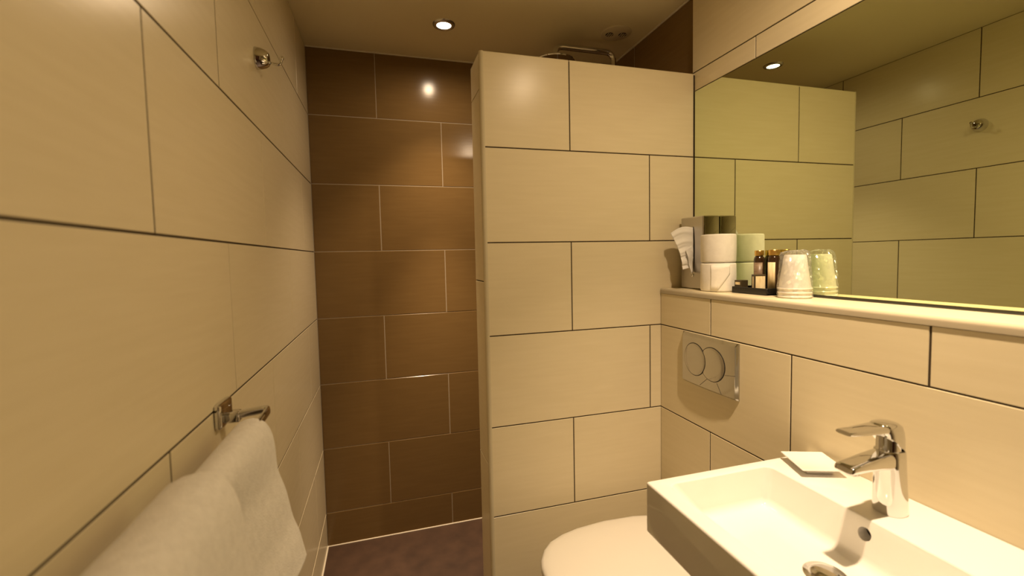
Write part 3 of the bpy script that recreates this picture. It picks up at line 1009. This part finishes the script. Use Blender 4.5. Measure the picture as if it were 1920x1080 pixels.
# ------------------------------------------------------------------ towel rail and towels
RX, RY, RZ = 0.074, 0.905, 1.043
t = thing('towel_rail', 'chrome towel rail on the left wall holding two towels', 'towel rail', (0.0, RY, RZ))
for yy, nm in ((RY, 0), (0.105, 1)):
    obj('wall_plate', nbox(0.0, 0.012, yy - 0.032, yy + 0.032, RZ - 0.018, RZ + 0.026, 0.005, 3), M['chrome'], t, auto=0.6)
    obj('knuckle', nbox(0.010, 0.034, yy - 0.012, yy + 0.010, RZ - 0.014, RZ + 0.006, 0.004, 3), M['chrome'], t, auto=0.6)
bm = bmesh.new()
path = rounded_path([(0.022, RY - 0.004, RZ - 0.002), (RX + 0.006, RY + 0.004, RZ + 0.002), (RX + 0.004, RY - 0.03, RZ - 0.002), (RX, RY - 0.06, RZ - 0.008), (RX, 0.13, RZ - 0.008), (RX, 0.105, RZ - 0.008), (0.022, 0.105, RZ - 0.004)], 0.014, 6)
rings = []
for i, p in enumerate(path):
    tg = (path[min(i + 1, len(path) - 1)] - path[max(i - 1, 0)]).normalized()
    side = tg.cross(Z_).normalized()
    rings.append(sring(p, side, Z_, 0.0045, 0.0075, 3.0, 16))
loft(bm, rings)
obj('bar', bm, M['chrome'], t, auto=0.8)

def towel(name, label, y_near, y_far, prof, seed, thick, nfold, taper=0.0):
    """prof: centre line of the cloth in x,z from the wall-side hem over the bar to the room-side hem"""
    # resample the profile
    P = [Vector((x, 0, z)) for x, z in prof]
    d = [0]
    for a, b_ in zip(P, P[1:]):
        d.append(d[-1] + (b_ - a).length)
    NS, NT = 64, 34
    bm = bmesh.new()
    grid = []
    for j in range(NT + 1):
        ty = j / NT
        y = y_far + (y_near - y_far) * ty
        row = []
        for i in range(NS + 1):
            s = d[-1] * i / NS
            k = max(q for q in range(len(d)) if d[q] <= s + 1e-9)
            k = min(k, len(d) - 2)
            f = (s - d[k]) / (d[k + 1] - d[k])
            p0, p1, p2, p3 = P[max(k - 1, 0)], P[k], P[k + 1], P[min(k + 2, len(P) - 1)]
            p = 0.5 * ((2 * p1) + (p2 - p0) * f + (2 * p0 - 5 * p1 + 4 * p2 - p3) * f * f + (3 * p1 - p0 - 3 * p2 + p3) * f ** 3)
            low = max(0.0, (1.02 - p.z) / 0.3)
            v = Vector((p.x, y, p.z))
            nn = mnoise.noise(Vector((seed, y * 7, p.z * 5)))
            v.x += low * (0.006 * math.sin(y * nfold + seed) + 0.004 * nn) * (1 if i > NS / 2 else 0.3)
            v.y += 0.004 * mnoise.noise(Vector((seed + 9, i * 0.13, ty * 3))) + low * 0.006 * (1 - 2 * ty) * (1 if i > NS / 2 else 0)
            v.z += 0.0015 * mnoise.noise(Vector((y * 20, seed, i * 0.3)))
            q = min(1.0, max(0.0, (i / NS - 0.535) / 0.17))
            q = q * q * (3 - 2 * q)
            v.x -= q * taper * ty ** 2
            v.z -= 0.25 * q * taper * ty ** 2
            v.x = max(v.x, thick * 0.5 + 0.002)
            row.append(bm.verts.new(v))
        grid.append(row)
    for j in range(NT):
        for i in range(NS):
            bm.faces.new((grid[j][i], grid[j][i + 1], grid[j + 1][i + 1], grid[j + 1][i]))
    o = obj(name, bm, M['towel'], None, True, origin=(RX, (y_near + y_far) / 2, RZ))
    tag(o, label, 'towel', 'white towels on the rail')
    md = o.modifiers.new('thick', 'SOLIDIFY'); md.thickness = thick; md.offset = 0.0
    md = o.modifiers.new('soft', 'BEVEL'); md.width = thick * 0.45; md.segments = 3; md.limit_method = 'ANGLE'; md.angle_limit = math.radians(50)
    return o
towel('towel', 'white towel over the far end of the rail, next to its wall plate', 0.626, 0.862,
      [(0.020, 0.74), (0.020, 0.85), (0.022, 0.95), (0.028, 1.00), (0.040, 1.030), (0.058, 1.0415), (0.074, 1.0400), (0.086, 1.024), (0.092, 0.996), (0.094, 0.947), (0.104, 0.906), (0.112, 0.855), (0.122, 0.823), (0.130, 0.775)], 1.3, 0.010, 22, 0.036)
towel('towel', 'thicker white towel over the near part of the rail, closest to the camera', 0.165, 0.603,
      [(0.022, 0.62), (0.022, 0.80), (0.023, 0.95), (0.029, 1.018), (0.044, 1.050), (0.061, 1.0605), (0.081, 1.0620), (0.097, 1.051), (0.107, 1.026), (0.112, 0.987), (0.118, 0.932), (0.123, 0.85), (0.127, 0.74), (0.129, 0.64)], 4.1, 0.016, 17)
